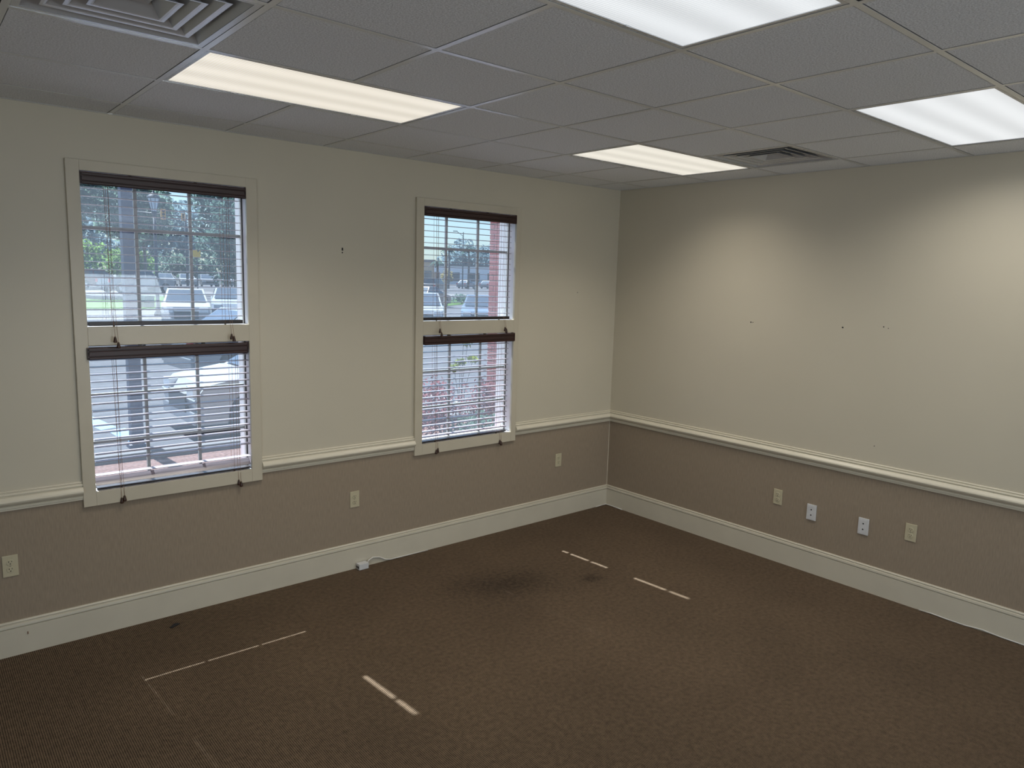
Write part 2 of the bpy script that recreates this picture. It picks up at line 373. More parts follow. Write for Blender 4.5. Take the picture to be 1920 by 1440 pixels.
# tees: main runners along y, cross tees along x (inverted T section)
def tee(a0, a1, at, axis):
    b = MB(); w = 0.0115
    prof = [(-w, 0), (w, 0), (w, 0.0012), (0.001, 0.0012), (0.001, 0.04), (-0.001, 0.04), (-0.001, 0.0012), (-w, 0.0012)]
    b.prism([(at + u, H - 0.0006 + z) for u, z in prof], a0, a1, axis)
    return b
for c in range(-5, 7):
    segs = []; y_hi = -0.001
    for (cc, jj) in sorted(TROF, key=lambda q: q[1]):
        if cc + 1 == c: segs.append((gy(jj) - 0.0117, y_hi)); y_hi = gy(jj + 1) + 0.0117
    segs.append((YB, y_hi))
    for (ya, yb) in segs: tee(ya, yb, gx(c), 'y').build('main_tee', M['tee'], CEIL)
for j in range(0, 15):
    if gy(j) > YB: 
        for c in range(-4, 8):
            x0 = max(gx(c - 1), XW) + 0.0117; x1 = (gx(c) - 0.0117) if c <= 6 else -0.001
            # no tee through the middle of a troffer is needed: rows j and j+1 bound it
            tee(x0, x1, gy(j), 'x').build('cross_tee', M['tee'], CEIL)
# wall angle round the edge
MB().box(XW, 0, -0.020, -0.0005, H - 0.0015, H).box(-0.020, -0.0005, YB, -0.020, H - 0.0015, H).build('wall_angle', M['tee'], CEIL)

# ------------------------------------------------------------------ TROFFERS
LC = {(0, 1): (1.0, 0.93, 0.80), (4, 1): (1.0, 0.95, 0.83), (0, 4): (0.93, 0.97, 1.0), (4, 4): (0.95, 0.98, 1.0)}
LLAB = {(0, 1): 'warm white lensed troffer light nearest the large left window', (4, 1): 'lensed troffer light beside the small vent, nearest the room corner',
        (0, 4): 'bright ribbed troffer light cut by the top edge of the picture', (4, 4): 'bluish white troffer light near the right wall, cut by the right edge'}
for (cc, jj) in TROF:
    x0, x1 = gx(cc), gx(cc + 2); y1, y0 = gy(jj), gy(jj + 1)
    cx_, cy_ = (x0 + x1) / 2, (y0 + y1) / 2
    if x0 < XW: x0 = XW
    seen = (cc, jj) in LLAB
    t = thing('ceiling_light', LLAB[(cc, jj)], 'light', (cx_, cy_, H), 0, 'recessed fluorescent ceiling lights')
    hw, hd = T - 0.0125, T / 2 - 0.0125
    fr = MB(); f = 0.016
    for (a, b, c_, d_) in ((-hw, hw, -hd, -hd + f), (-hw, hw, hd - f, hd), (-hw, -hw + f, -hd + f, hd - f), (hw - f, hw, -hd + f, hd - f)): fr.box(a, b, c_, d_, 0.001, 0.012)
    fr.build('door_frame', M['vent'], t)
    hs = MB(); hs.box(-hw, hw, -hd, hd, 0.09, 0.10)
    for (a, b, c_, d_) in ((-hw, hw, -hd, -hd + .003), (-hw, hw, hd - .003, hd), (-hw, -hw + .003, -hd, hd), (hw - .003, hw, -hd, hd)): hs.box(a, b, c_, d_, 0.012, 0.09)
    hs.build('housing', M['vent'], t)
    key = (cc, jj) if seen else (4, 1)
    mn = 'lens_%d_%d' % key
    lm = bpy.data.materials.get(mn) or lens_mat(mn, LC[key], 0.76 * LENS_GAIN)
    MB().box(-hw + f, hw - f, -hd + f, hd - f, 0.004, 0.007).build('lens', lm, t)
    if seen:
        for s in (-0.3, 0.3): MB().box(s - 0.012, s + 0.012, hd - f - 0.002, hd - f + 0.006, -0.001, 0.004).build('latch', M['vent'], t)
    la = bpy.data.lights.new('troffer_light', 'AREA'); la.shape = 'RECTANGLE'; la.size = 2 * (hw - f) - 0.02; la.size_y = 2 * (hd - f) - 0.02
    la.energy = TROFFER_POWER * (1.25 if (cc, jj) == (4, 4) else 1.0); la.spread = math.radians(128 if jj == 1 else 152); la.color = (1.0, 0.93, 0.82) if key[1] == 1 else (1.0, 0.965, 0.90)
    lo_ = bpy.data.objects.new('troffer_light', la); COL.objects.link(lo_); lo_.location = (0, 0, 0.002); lo_.parent = t

# ------------------------------------------------------------------ VENTS
def frustum_ring(b, s0, z0, s1, z1, th=0.003):
    """square cone band from half size s0 at z0 to half size s1 at z1"""
    q = [(1, 1), (-1, 1), (-1, -1), (1, -1)]
    for k in range(4):
        (ax, ay), (bx, by) = q[k], q[(k + 1) % 4]
        p = [(ax * s0, ay * s0, z0), (bx * s0, by * s0, z0), (bx * s1, by * s1, z1), (ax * s1, ay * s1, z1)]
        b.quad(*p)
    return b
def supply_vent(c, j, label):
    x0, x1, y0, y1 = cell(c, j)
    t = thing('ceiling_vent', label, 'vent', ((x0 + x1) / 2, (y0 + y1) / 2, H), 0, 'square supply air vents in the ceiling')
    hs = T / 2 - 0.0125
    fr = MB()
    for (a, b, c_, d_) in ((-hs, hs, -hs, -hs + .022), (-hs, hs, hs - .022, hs), (-hs, -hs + .022, -hs + .022, hs - .022), (hs - .022, hs, -hs + .022, hs - .022)): fr.box(a, b, c_, d_, 0.001, 0.004)
    fr.build('face_frame', M['vent'], t)
    o = hs - 0.022
    cone = frustum_ring(MB(), o, 0.003, o - 0.055, 0.075); cone.build('outer_cone', M['vent'], t, recalc=False)
    MB().box(-hs, hs, -hs, hs, 0.11, 0.115).build('duct_box', M['black'], t)
    for k, s in enumerate((0.213, 0.158, 0.103)):
        b = MB(); frustum_ring(b, s, 0.004, s - 0.034, 0.040); frustum_ring(b, s - 0.006, 0.006, s - 0.040, 0.042); frustum_ring(b, s, 0.004, s + 0.010, 0.0035); frustum_ring(b, s - 0.006, 0.006, s, 0.004)
        b.build('louver', M['vent'], t)
    b = MB(); frustum_ring(b, 0.052, 0.030, 0.020, 0.052); b.box(-0.022, 0.022, -0.022, 0.022, 0.048, 0.052); b.build('center_louver', M['vent'], t)
    for a in (PI / 4, 3 * PI / 4):
        MB().box(-0.26, 0.26, -0.0015, 0.0015, 0.050, 0.062, Matrix.Rotation(a, 4, 'Z')).build('brace', M['vent'], t)
    return t
supply_vent(0, 2, 'large square louvered air vent at the top left above the window')
supply_vent(6, 2, 'small looking square louvered air vent beside the far troffer near the right wall')
x0, x1, y0, y1 = cell(2, 5)
t = thing('return_grille', 'perforated square return grille at the top edge of the picture', 'vent', ((x0 + x1) / 2, (y0 + y1) / 2, H))
hs = T / 2 - 0.0125; b = MB()
for (a, b_, c_, d_) in ((-hs, hs, -hs, -hs + .02), (-hs, hs, hs - .02, hs), (-hs, -hs + .02, -hs + .02, hs - .02), (hs - .02, hs, -hs + .02, hs - .02)): b.box(a, b_, c_, d_, 0.0, 0.006)
b.build('face_frame', M['black'], t)
pm = mat('perforated_metal', (0.35, 0.35, 0.35), 0.5)
n_, l_ = pm.node_tree.nodes, pm.node_tree.links
tc = n_.new('ShaderNodeTexCoord'); vo = n_.new('ShaderNodeTexVoronoi'); vo.inputs['Scale'].default_value = 90; vo.inputs['Randomness'].default_value = 0.0
l_.new(tc.outputs['Object'], vo.inputs['Vector']); cr = n_.new('ShaderNodeValToRGB'); cr.color_ramp.interpolation = 'CONSTANT'
cr.color_ramp.elements[0].color = (0.005, 0.005, 0.005, 1); cr.color_ramp.elements[1].position = 0.32; cr.color_ramp.elements[1].color = (0.4, 0.4, 0.4, 1)
l_.new(vo.outputs['Distance'], cr.inputs[0]); l_.new(cr.outputs[0], n_['Principled BSDF'].inputs['Base Color'])
MB().box(-hs + .02, hs - .02, -hs + .02, hs - .02, 0.004, 0.006).build('perforated_panel', pm, t)

# ------------------------------------------------------------------ WINDOWS
MUNX = [dict(u=(-3.900, -3.610), l=(-3.885, -3.595)), dict(u=(-1.790, -1.495), l=(-1.745, -1.450))]
def window(i):
    w, k = WIN[i], CAS[i]
    root = thing('window_%d' % (i + 1), ['large near double window in a flat cream casing, left of the photo', 'far narrow looking double window in a flat cream casing, beside the corner'][i], 'window', (0, 0, 0), 0, None, 'structure')
    y0 = -0.020
    a, b = w['x0'], w['x1']; A, B = k['x0'], k['x1']
    def board(*q): MB().box(*q, bev=0.002).build('casing_board', M['casing'], root)
    board(A, a, y0, 0.0005, ZC[0], ZC[1]); board(b, B, y0, 0.0005, ZC[0], ZC[1])
    board(a, b, y0, 0.0005, ZO[1][1], ZC[1]); board(a, b, y0, 0.0005, ZC[0], ZO[0][0]); board(a, b, y0, 0.0005, ZO[0][1], ZO[1][0])
    for (z0, z1), lev in zip(ZO, 'lu'):
        ja, jb = a - 0.012, b + 0.012                     # jamb faces, the casing laps over them a little
        MB().box(ja - 0.002, ja, 0, WT, z0, z1).build('jamb', M['jamb'], root); MB().box(jb, jb + 0.002, 0, WT, z0, z1).build('jamb', M['jamb'], root)
        MB().box(ja, jb, 0, WT, z0 - 0.010, z0 - 0.002).build('stool', M['jamb'], root); MB().box(ja, jb, 0, WT, z1 + 0.002, z1 + 0.010).build('head_jamb', M['jamb'], root)
        for xt in (ja - 0.030, jb): MB().box(xt, xt + 0.030, WT, 0.205, z0 - 0.01, z1 + 0.01).build('exterior_trim', M['jamb'], root)
        s = 0.013; ys, ye = 0.082, 0.112
        MB().box(ja, ja + s, ys, ye, z0, z1).build('stile', M['vinyl'], root); MB().box(jb - s, jb, ys, ye, z0, z1).build('stile', M['vinyl'], root)
        MB().box(ja + s, jb - s, ys, ye, z0, z0 + s).build('sash_rail', M['vinyl'], root); MB().box(ja + s, jb - s, ys, ye, z1 - s, z1).build('sash_rail', M['vinyl'], root)
        for xg in (ja + 0.003, jb - 0.003): MB().box(xg - 0.003, xg + 0.003, ys - 0.003, ys, z0, z1).build('gasket', M['gasket'], root)
        mx_ = MUNX[i][lev]; mz = {'u': (2.262,), 'l': (1.3465, 1.078)}[lev]
        for x in mx_: MB().box(x - 0.0085, x + 0.0085, 0.090, 0.106, z0 + s, z1 - s).build('muntin', M['muntin'], root)
        zs = [z0 + s] + sorted(mz) + [z1 - s]; xs = [ja + s] + list(mx_) + [jb - s]
        for z in mz:
            for q in range(3): MB().box(xs[q] + (0.0085 if q else 0), xs[q + 1] - (0.0085 if q < 2 else 0), 0.090, 0.106, z - 0.008, z + 0.008).build('muntin', M['muntin'], root)
        for q in range(3):
            for r in range(len(zs) - 1):
                MB().box(xs[q], xs[q + 1], 0.0975, 0.0985, zs[r], zs[r + 1]).build('pane', M['glass'], root)
    # brick sill outside
    nb = 5
    for q in range(nb):
        xa = a + (b - a) * q / nb
        MB().box(xa + 0.004, xa + (b - a) / nb - 0.004, WT + 0.002, 0.26, ZO[0][0] - 0.07, ZO[0][0] - 0.004, bev=0.004).build('brick', M['brick'], root)
    return root
for i in (0, 1): window(i)
# added windows out of view in back and side walls, holding fill lights
def fill_light(root, sx, sz, e, loc, rot):  # fill lamp set just inside an added, unseen window
    la = bpy.data.lights.new('window_fill', 'AREA'); la.shape = 'RECTANGLE'; la.size = sx; la.size_y = sz; la.energy = e; la.color = (0.88, 0.94, 1.0)
    lo_ = bpy.data.objects.new('window_fill', la); COL.objects.link(lo_); lo_.location = loc; lo_.rotation_euler = rot; lo_.parent = root
for q, (xa, xb) in enumerate(((-6.6, -4.6), (-3.4, -1.2))):
    root = thing('window_%d' % (q + 3), 'wide plain added window in the back wall, behind the camera', 'window', (0, 0, 0), 0, 'added windows behind the camera', 'structure')
    f = MB(); f.box(xa, xa + .06, YB - .12, YB - .02, .5, 2.3).box(xb - .06, xb, YB - .12, YB - .02, .5, 2.3).box(xa + .06, xb - .06, YB - .12, YB - .02, .5, .56).box(xa + .06, xb - .06, YB - .12, YB - .02, 2.24, 2.3)
    f.build('window_frame', M['vinyl'], root)
    MB().box(xa + .06, xb - .06, YB - .075, YB - .07, .56, 2.24).build('pane', M['glass'], root)
    fill_light(root, xb - xa - 0.14, 1.66, (25, 110)[q], ((xa + xb) / 2, YB + 0.02, 1.4), (PI / 2 + 0.85, 0, 0))   # added fill, tilted up to brighten the ceiling
root = thing('window_5', 'wide plain added window in the side wall, left of the picture and out of view', 'window', (0, 0, 0), 0, None, 'structure')
f = MB(); ya, yb = SWY
f.box(XW - .12, XW - .02, ya, ya + .06, .5, 2.3).box(XW - .12, XW - .02, yb - .06, yb, .5, 2.3).box(XW - .12, XW - .02, ya + .06, yb - .06, .5, .56).box(XW - .12, XW - .02, ya + .06, yb - .06, 2.24, 2.3)
f.build('window_frame', M['vinyl'], root); MB().box(XW - .075, XW - .07, ya + .06, yb - .06, .56, 2.24).build('pane', M['glass'], root)
fill_light(root, 1.66, yb - ya - 0.14, 58, (XW + 0.02, (ya + yb) / 2, 1.4), (0, -PI / 2 - 0.55, 0))  # added fill for the right wall and ceiling, tilted up

# ------------------------------------------------------------------ BLINDS
def tassel_mb(): return MB().lathe([(0.002, 0.034), (0.005, 0.030), (0.0085, 0.014), (0.0105, 0.004), (0.009, 0.0005), (0.004, 0.0)], 10)
def valance_mb(w, h):
    p = [(0, 0), (-0.010, 0.0), (-0.0125, 0.004), (-0.0125, h * .20), (-0.010, h * .24), (-0.010, h * .27), (-0.0125, h * .31), (-0.0125, h * .66), (-0.010, h * .70), (-0.010, h * .73), (-0.0125, h * .77), (-0.0125, h - 0.004), (-0.010, h), (0, h)]
    b = MB(); b.prism(p, -w / 2, w / 2, 'x')
    for s in (-1, 1): b.box(s * w / 2 - 0.004, s * w / 2 + 0.004, -0.0125, 0.028, 0.002, h + 0.002)
    return b
def blind(i, up, label):
    w = WIN[i]; z0, z1 = ZO[1 if up else 0]
    xa = w['x0'] + 0.008
    xb = w['x1'] - 0.027
    if i == 0 and not up: xb = w['x1'] + 0.004
    xc = (xa + xb) / 2; L = xb - xa
    yc = 0.030
    root = thing('window_blind', label, 'blind', (xc, yc, z0), 0, 'wooden venetian blinds')
    vh = 0.062 if up else 0.064
    zt = z1 - 0.006 - z0
    vw = (w['x1'] - w['x0']) - 0.010
    v = valance_mb(vw, vh).build('valance', M['mahogany'], root)
    v.location = ((w['x0'] + w['x1']) / 2 - xc, -0.040, zt - vh)
    if not up:
        v.location.y = -0.052
        v.location.x -= 0.010 if i == 0 else -0.004; v.rotation_euler = (0, -0.004, 0)
        if i == 0: v.location.z -= 0.004
    MB().box(-L / 2, L / 2, -0.022, 0.024, zt - 0.045, zt - 0.008).build('headrail', M['rail'], root)
    for q in (-0.18, 0.16): MB().box(q - 0.008, q + 0.008, -0.040, -0.022, zt - 0.004, zt + 0.004).build('bracket', M['rail'], root)
    # slats
    sp = 0.0425; zr = 0.014; top = zt - vh - 0.012
    zs = []
    z = 0.050 if up else 0.082
    while z < top: zs.append(z); z += sp
    if i == 0 and not up:
        zs = [0.082, 0.160] + [0.160 + (top - 0.160) * q / 14 for q in range(1, 15)]
    src = None
    D = 0.025
    def slat_mb():
        n = 4; b = MB(); upv = []; dn = []
        pts = [(-D + 2 * D * q / n, 0.0012 * (1 - (2 * q / n - 1) ** 2)) for q in range(n + 1)]
        poly = [(y, z + 0.0014) for y, z in pts] + [(y, z - 0.0014) for y, z in reversed(pts)]
        return b.prism(poly, -L / 2, L / 2, 'x')
    for z in zs:
        dz = random.uniform(-0.001, 0.001); rx = random.uniform(-0.012, 0.012) + 0.02
        if src is None: src = slat_mb().build('slat', M['slat'], root, loc=(0, 0, z + dz)); s_ = src
        else: s_ = share(src, root, (0, 0, z + dz))
        s_.rotation_euler = (rx, 0, random.uniform(-0.002, 0.002))
    if not up:
        s_ = share(src, root, (0, 0.002, 0.044)); s_.rotation_euler = (0.85 if i == 0 else 0.1, 0, 0)
    rl = MB().box(-L / 2 + 0.004, L / 2 - (0.0 if up else 0.004), -D, D, 0.004, 0.004 + (0.022 if up else 0.009), bev=0.003).build('bottom_rail', M['rail'], root)
    lx = (-L / 2 + 0.125, L / 2 - 0.105)
    for x in lx:
        for y in (-D - 0.0015, D + 0.0015):
            MB().tube([(x, y, 0.01), (x, y, zt - 0.05)], 0.0009, 5).build('ladder_cord', M['cord'], root)
        MB().lathe([(0.006, 0), (0.005, 0.006)], 10, Matrix.Translation((x, -D + 0.004, -0.003))).build('cord_button', M['tassel'], root)
    # pull cords with tassels: two at the left, two tilt cords at the right
    for x, dx, zb_ in ((lx[0] - 0.022, 0.012, -0.085), (lx[0] - 0.002, 0.007, -0.115 if up else -0.075), (lx[1] + 0.018, -0.004, -0.085), (lx[1] + 0.030, -0.002, -0.098)):
        if up: zb_ += 0.0
        y = -D - 0.012; yl = -0.056 - (0.028 if up else 0.0)
        MB().tube([(x, y, zt - 0.05), (x + dx * .5, y, zt * 0.5), (x + dx, y, 0.10), (x + dx, yl, zb_ + 0.033)], 0.0010, 5).build('pull_cord', M['cord'], root)
        tassel_mb().build('tassel', M['tassel'], root, True, (x + dx, yl, zb_))
    return root
blind(0, True, 'wooden blind in the upper half of the large near window')
blind(0, False, 'wooden blind in the lower half of the large near window, valance slipped left')
blind(1, True, 'wooden blind in the upper half of the far window by the corner')
blind(1, False, 'wooden blind in the lower half of the far window by the corner')

# ------------------------------------------------------------------ OUTLETS
def plate_base(m, parent):
    return MB().box(-0.035, 0.035, -0.006, 0.0, -0.0575, 0.0575, bev=0.0025).build('cover_plate', m, parent)
def duplex(loc, rz, label):
    t = thing('power_outlet', label, 'outlet', loc, rz, 'ivory duplex outlets'); plate_base(M['ivory'], t)
    for s in (1, -1):
        r = MB().lathe([(0.0165, 0.0), (0.0165, 0.0025), (0.0155, 0.003)], 18, Matrix.Translation((0, -0.006, 0.0195 * s)) @ Matrix.Rotation(PI / 2, 4, 'X')).build('receptacle', M['ivory'], t)
        sl_ = MB().box(-0.0078, -0.0052, -0.0098, -0.0086, 0.0195 * s + 0.001, 0.0195 * s + 0.009).box(0.0052, 0.0074, -0.0098, -0.0086, 0.0195 * s + 0.002, 0.0195 * s + 0.008)
        sl_.lathe([(0.0028, 0), (0.0028, 0.001)], 10, Matrix.Translation((0, -0.0087, 0.0195 * s - 0.007)) @ Matrix.Rotation(PI / 2, 4, 'X'))
        sl_.build('slot', M['slot'], r)
    MB().lathe([(0.0028, 0), (0.002, 0.0012)], 10, Matrix.Translation((0, -0.006, 0)) @ Matrix.Rotation(PI / 2, 4, 'X')).build('screw', M['screw'], t)
    return t
def jack(loc, rz, label):
    t = thing('wall_jack', label, 'wall jack', loc, rz, 'white data jack plates')
    MB().box(-0.035, 0.035, -0.010, 0.0, -0.0575, 0.0575, bev=0.003).build('cover_plate', M['white'], t)
    MB().box(-0.027, 0.027, -0.0112, -0.0095, -0.050, 0.050, bev=0.001).build('insert', M['white'], t)
    for s in (1, -1):
        MB().lathe([(0.0052, 0), (0.0045, 0.0012)], 12, Matrix.Translation((0, -0.0112, 0.020 * s)) @ Matrix.Rotation(PI / 2, 4, 'X')).build('port', M['slot'], t)
    MB().box(-0.024, 0.024, -0.0118, -0.0110, 0.034, 0.044, bev=0.0004).build('label_window', M['white'], t)
    return t
duplex((-4.595, 0, 0.4925), 0, 'ivory power outlet at the far left edge, below the chair rail')
duplex((-2.602, 0, 0.502), 0, 'ivory power outlet on the wall between the two windows')
duplex((-0.642, 0, 0.509), 0, 'ivory power outlet right of the far window, next to the corner')
RR = PI / 2 * -1
duplex((0, -1.712, 0.494), RR, 'ivory power outlet on the right wall, nearest the corner')
duplex((0, -2.655, 0.489), RR, 'ivory power outlet on the right wall, farthest from the corner')
jack((0, -1.981, 0.447), RR, 'white two-port wall jack next to the outlet nearer the corner')
jack((0, -2.353, 0.4465), RR, 'white two-port wall jack next to the right wall outlet farthest from corner')

# ------------------------------------------------------------------ THINGS ON THE FLOOR
t = thing('cable_box', 'small white two-socket cable box on the carpet against the baseboard', 'cable box', (-2.565, -0.044, 0.0))
MB().box(-0.037, 0.037, -0.026, 0.022, 0.002, 0.044, bev=0.003).build('body', M['white'], t)
for yy in (-0.012, 0.008): MB().box(-0.0385, -0.0365, yy - 0.007, yy + 0.007, 0.012, 0.028).build('socket', M['slot'], t)
o = MB().tube([(-2.527, -0.040, 0.025), (-2.505, -0.030, 0.045), (-2.47, -0.025, 0.055), (-2.42, -0.022, 0.045), (-2.37, -0.024, 0.018), (-2.33, -0.026, 0.008), (-2.2, -0.024, 0.006), (-2.0, -0.022, 0.004)], 0.005, 8).build('loose_cable', M['cable'], None, True)
tag(o, 'loose white cable humping along the baseboard from the small cable box', 'cable')
o = MB().tube([(-0.024, -2.76, 0.004), (-0.024, -2.84, 0.008), (-0.026, -2.92, 0.005), (-0.024, -3.03, 0.004), (-0.022, -3.12, 0.012), (-0.024, -3.22, 0.006), (-0.024, -3.5, 0.004)], 0.004, 8).build('loose_cable', M['cable'], None, True)
tag(o, 'thin white cable lying along the foot of the right wall baseboard', 'cable')
o = MB().tube([(-0.16, -0.022, 0.004), (-0.08, -0.024, 0.008), (-0.03, -0.030, 0.010), (-0.022, -0.08, 0.008), (-0.022, -0.22, 0.004)], 0.004, 8).build('loose_cable', M['cable'], None, True)
tag(o, 'short white cable end lying in the corner of the room on the carpet', 'cable')
o = MB().box(-0.03, 0.03, -0.009, 0.009, 0.0, 0.006, bev=0.002).tube([(-0.02, 0.004, 0.006), (0.0, 0.010, 0.009), (0.025, 0.002, 0.006)], 0.003, 6).build('carpet_scrap', M['scrap'])
o.location = (-3.847, -0.165, 0.0005); o.rotation_euler = (0, 0, 0.5); tag(o, 'small black scrap lying on the carpet near the left baseboard', 'scrap')

# ------------------------------------------------------------------ OUTSIDE
def gz(y): return -0.15 + 0.0055 * (y - 5)
def ground_poly(name, pts, m, dz=0.0, th=0.05, **kw):
    b = MB(); t = bmesh.new()
    top = [t.verts.new((x, y, gz(y) + dz)) for x, y in pts]; bot = [t.verts.new((x, y, gz(y) + dz - th)) for x, y in pts]
    n = len(pts); t.faces.new(top); t.faces.new(bot[::-1])
    for k in range(n): t.faces.new((top[k], bot[k], bot[(k + 1) % n], top[(k + 1) % n]))
    b._add(t); return b.build(name, m)
M['asphalt'] = mat('asphalt', (0.070, 0.073, 0.082), 0.9, noise=(6, 0.15), bump=(60, 0.3, 0.01), spec=0.05)
M['concrete'] = mat('concrete', (0.12, 0.12, 0.125), 0.9, noise=(3, 0.08), spec=0.05)
M['grass'] = mat('grass', (0.046, 0.090, 0.022), 0.9, noise=(3, 0.2), spec=0.02)
M['mulch'] = mat('mulch', (0.12, 0.075, 0.065), 0.95, noise=(30, 0.45), spec=0.05)
M['blueline'] = mat('blue_paint', (0.05, 0.17, 0.40), 0.7, noise=(40, 0.3))
M['whiteline'] = mat('white_line', (0.25, 0.25, 0.25), 0.7, noise=(40, 0.15))
o = ground_poly('ground', [(-160, WT), (260, WT), (260, 420), (-160, 420)], M['asphalt']); tag(o, 'grey asphalt car park sloping away outside the windows', 'ground', kind='structure')
o = ground_poly('planting_bed', [(-9, WT + .01), (5, WT + .01), (5, 4.6), (-9, 4.6)], M['mulch'], 0.02, 0.019); tag(o, 'reddish mulch bed right outside the windows', 'planting bed')
o = ground_poly('curb', [(-9, 4.6), (5, 4.6), (5, 4.78), (-9, 4.78)], M['concrete'], 0.10, 0.099); tag(o, 'pale concrete curb between mulch bed and car park', 'curb')
o = ground_poly('lawn', [(-6, 35.6), (8.5, 36.2), (11.2, 54.5), (4.5, 50)], M['grass'], 0.03, 0.029); tag(o, 'bright green lawn strip seen low in the near window', 'lawn')
o = ground_poly('lawn', [(25.0, 39.0), (37.5, 48.0), (50, 58.2), (40, 57.5)], M['grass'], 0.03, 0.029); tag(o, 'green lawn strip seen through the far window', 'lawn')
o = ground_poly('road', [(-40, 60), (120, 62.5), (120, 70), (-40, 65.5)], M['concrete'], 0.004, 0.003); tag(o, 'pale road crossing beyond the lawns', 'road')
bl = MB()
for pts in ([(-3.10, 8.1), (-2.88, 8.2), (-2.70, 6.7), (-2.92, 6.6)], [(-2.86, 6.55), (-2.62, 6.6), (-2.60, 5.9), (-2.82, 5.85)], [(-2.78, 5.75), (-2.66, 5.75), (-2.64, 5.5), (-2.76, 5.5)]):
    bl.quad(*[(x, y, gz(y) + 0.004) for x, y in pts])
o = bl.build('parking_marking', M['blueline']); tag(o, 'blue painted parking marking on the asphalt beside the dark post', 'marking')
for k, x in enumerate((-6.2, 2.6)):
    o = MB().quad(*[(a, y, gz(y) + 0.004) for a, y in ((x, 5.2), (x + .1, 5.2), (x + .1, 10), (x, 10))]).build('parking_line', M['whiteline'])
    tag(o, ['white parking line far left outside, beyond the window edge', 'white parking line on the asphalt outside the far window'][k], 'marking')

def pz(x, y, d=0.0): return (x, y, gz(y) + d)
# post, lantern, signals, signs
M['post'] = mat('blue_post', (0.026, 0.038, 0.095), 0.5)
t = thing('square_post', 'wide dark blue square post standing outside the near window', 'post', pz(-2.76, 5.36))
MB().box(-0.07, 0.07, -0.07, 0.07, 0, 5.2, bev=0.006).build('shaft', M['post'], t); MB().box(-0.10, 0.10, -0.10, 0.10, 0, 0.05, bev=0.006).build('base_plate', M['post'], t)
M['iron'] = mat('lamp_iron', (0.03, 0.04, 0.06), 0.5); M['lampglass'] = mat('lamp_glass', (0.55, 0.62, 0.70), 0.2)
t = thing('street_lamp', 'black iron lamp post with a glass lantern, seen through the near window', 'lamp', pz(4.25, 31.48))
MB().tube([(0, 0, 0), (0, 0, 4.6)], 0.085, 12, 0.06).build('pole', M['iron'], t, True)
MB().lathe([(0.17, 0), (0.17, 0.12), (0.11, 0.2), (0.085, 0.7)], 14).build('base', M['iron'], t, True)
MB().lathe([(0.06, 4.45), (0.13, 4.55), (0.09, 4.62), (0.12, 4.66)], 12).build('collar', M['iron'], t, True)
MB().lathe([(0.11, 4.66), (0.25, 5.22), (0.25, 5.24)], 8).build('lantern_glass', M['lampglass'], t)
for k in range(8):
    a = 2 * PI * k / 8
    MB().tube([(0.11 * math.cos(a), 0.11 * math.sin(a), 4.66), (0.26 * math.cos(a), 0.26 * math.sin(a), 5.23)], 0.013, 5).build('lantern_bar', M['iron'], t)
MB().lathe([(0.30, 5.22), (0.28, 5.28), (0.14, 5.42), (0.05, 5.50), (0.03, 5.6)], 12).build('cap', M['iron'], t, True)
MB().box(-0.38, 0.38, -0.02, 0.02, 4.05, 4.10).build('ladder_rest', M['iron'], t)
M['red'] = mat('red_sign', (0.80, 0.05, 0.10), 0.6); M['yellow'] = mat('yellow_sign', (0.90, 0.48, 0.02), 0.6); M['orange'] = mat('signal_yellow', (0.80, 0.40, 0.12), 0.6)
t = thing('banner_sign', 'narrow upright red banner on a pole beside the lamp post', 'sign', pz(7.9, 52.0, 0.03))
MB().tube([(0, 0, 0), (0, 0, 4.5)], 0.05, 8).build('pole', M['iron'], t); MB().box(-0.16, 0.16, -0.07, -0.05, 3.0, 4.4, bev=0.004).build('banner', M['red'], t)
t = thing('road_sign', 'yellow road sign on a thin post seen through the near window', 'sign', pz(12.6, 53.0), -0.3)
MB().tube([(0, 0, 0), (0, 0, 3.9)], 0.045, 8).build('pole', M['iron'], t)
MB().prism([(-0.26, 3.0), (0.26, 2.95), (0.28, 3.45), (0.05, 3.62), (-0.26, 3.5)], -0.08, -0.06, 'y').build('sign_face', M['yellow'], t)
t = thing('traffic_light', 'traffic light mast with two yellow signal heads beyond the lawn', 'traffic light', pz(13.95, 60.0, 0.01), 0.0)
MB().tube([(0, 0, 0), (0, 0, 6.5)], 0.11, 10, 0.08).build('pole', M['iron'], t, True); MB().tube([(0, 0, 6.3), (-3.9, 0, 6.45)], 0.06, 8, 0.04).build('mast_arm', M['iron'], t, True)
for (dx, sc) in ((-1.8, 0.95), (-0.28, 0.7)):
    hsg = MB().box(dx - 0.19 * sc, dx + 0.19 * sc, -0.30 - 0.1 * sc, -0.30 + 0.1 * sc, 5.95, 5.95 + 0.85 * sc, bev=0.02).build('signal_head', M['orange'], t)
    MB().box(dx - 0.03, dx + 0.03, -0.22, 0.0, 6.3, 6.4).build('bracket', M['iron'], hsg)
    for k in range(3): MB().lathe([(0.11 * sc, 0), (0.11 * sc, 0.05)], 10, Matrix.Translation((dx, -0.30 - 0.1 * sc, 5.95 + (0.15 + 0.275 * k) * sc)) @ Matrix.Rotation(PI / 2, 4, 'X')).build('signal_lens', M['black'], hsg)
M['boxgreen'] = mat('box_green', (0.025, 0.10, 0.085), 0.6)
t = thing('utility_box', 'dark green utility box standing on the bright lawn', 'utility box', pz(5.55, 38.6, 0.03), 0.35)
MB().box(-0.28, 0.28, -0.22, 0.22, 0.0, 0.52, bev=0.02).build('cabinet', M['boxgreen'], t); MB().prism([(-0.30, 0.52), (0.30, 0.52), (0.27, 0.60), (-0.27, 0.62)], -0.24, 0.24, 'y').build('lid', M['boxgreen'], t)
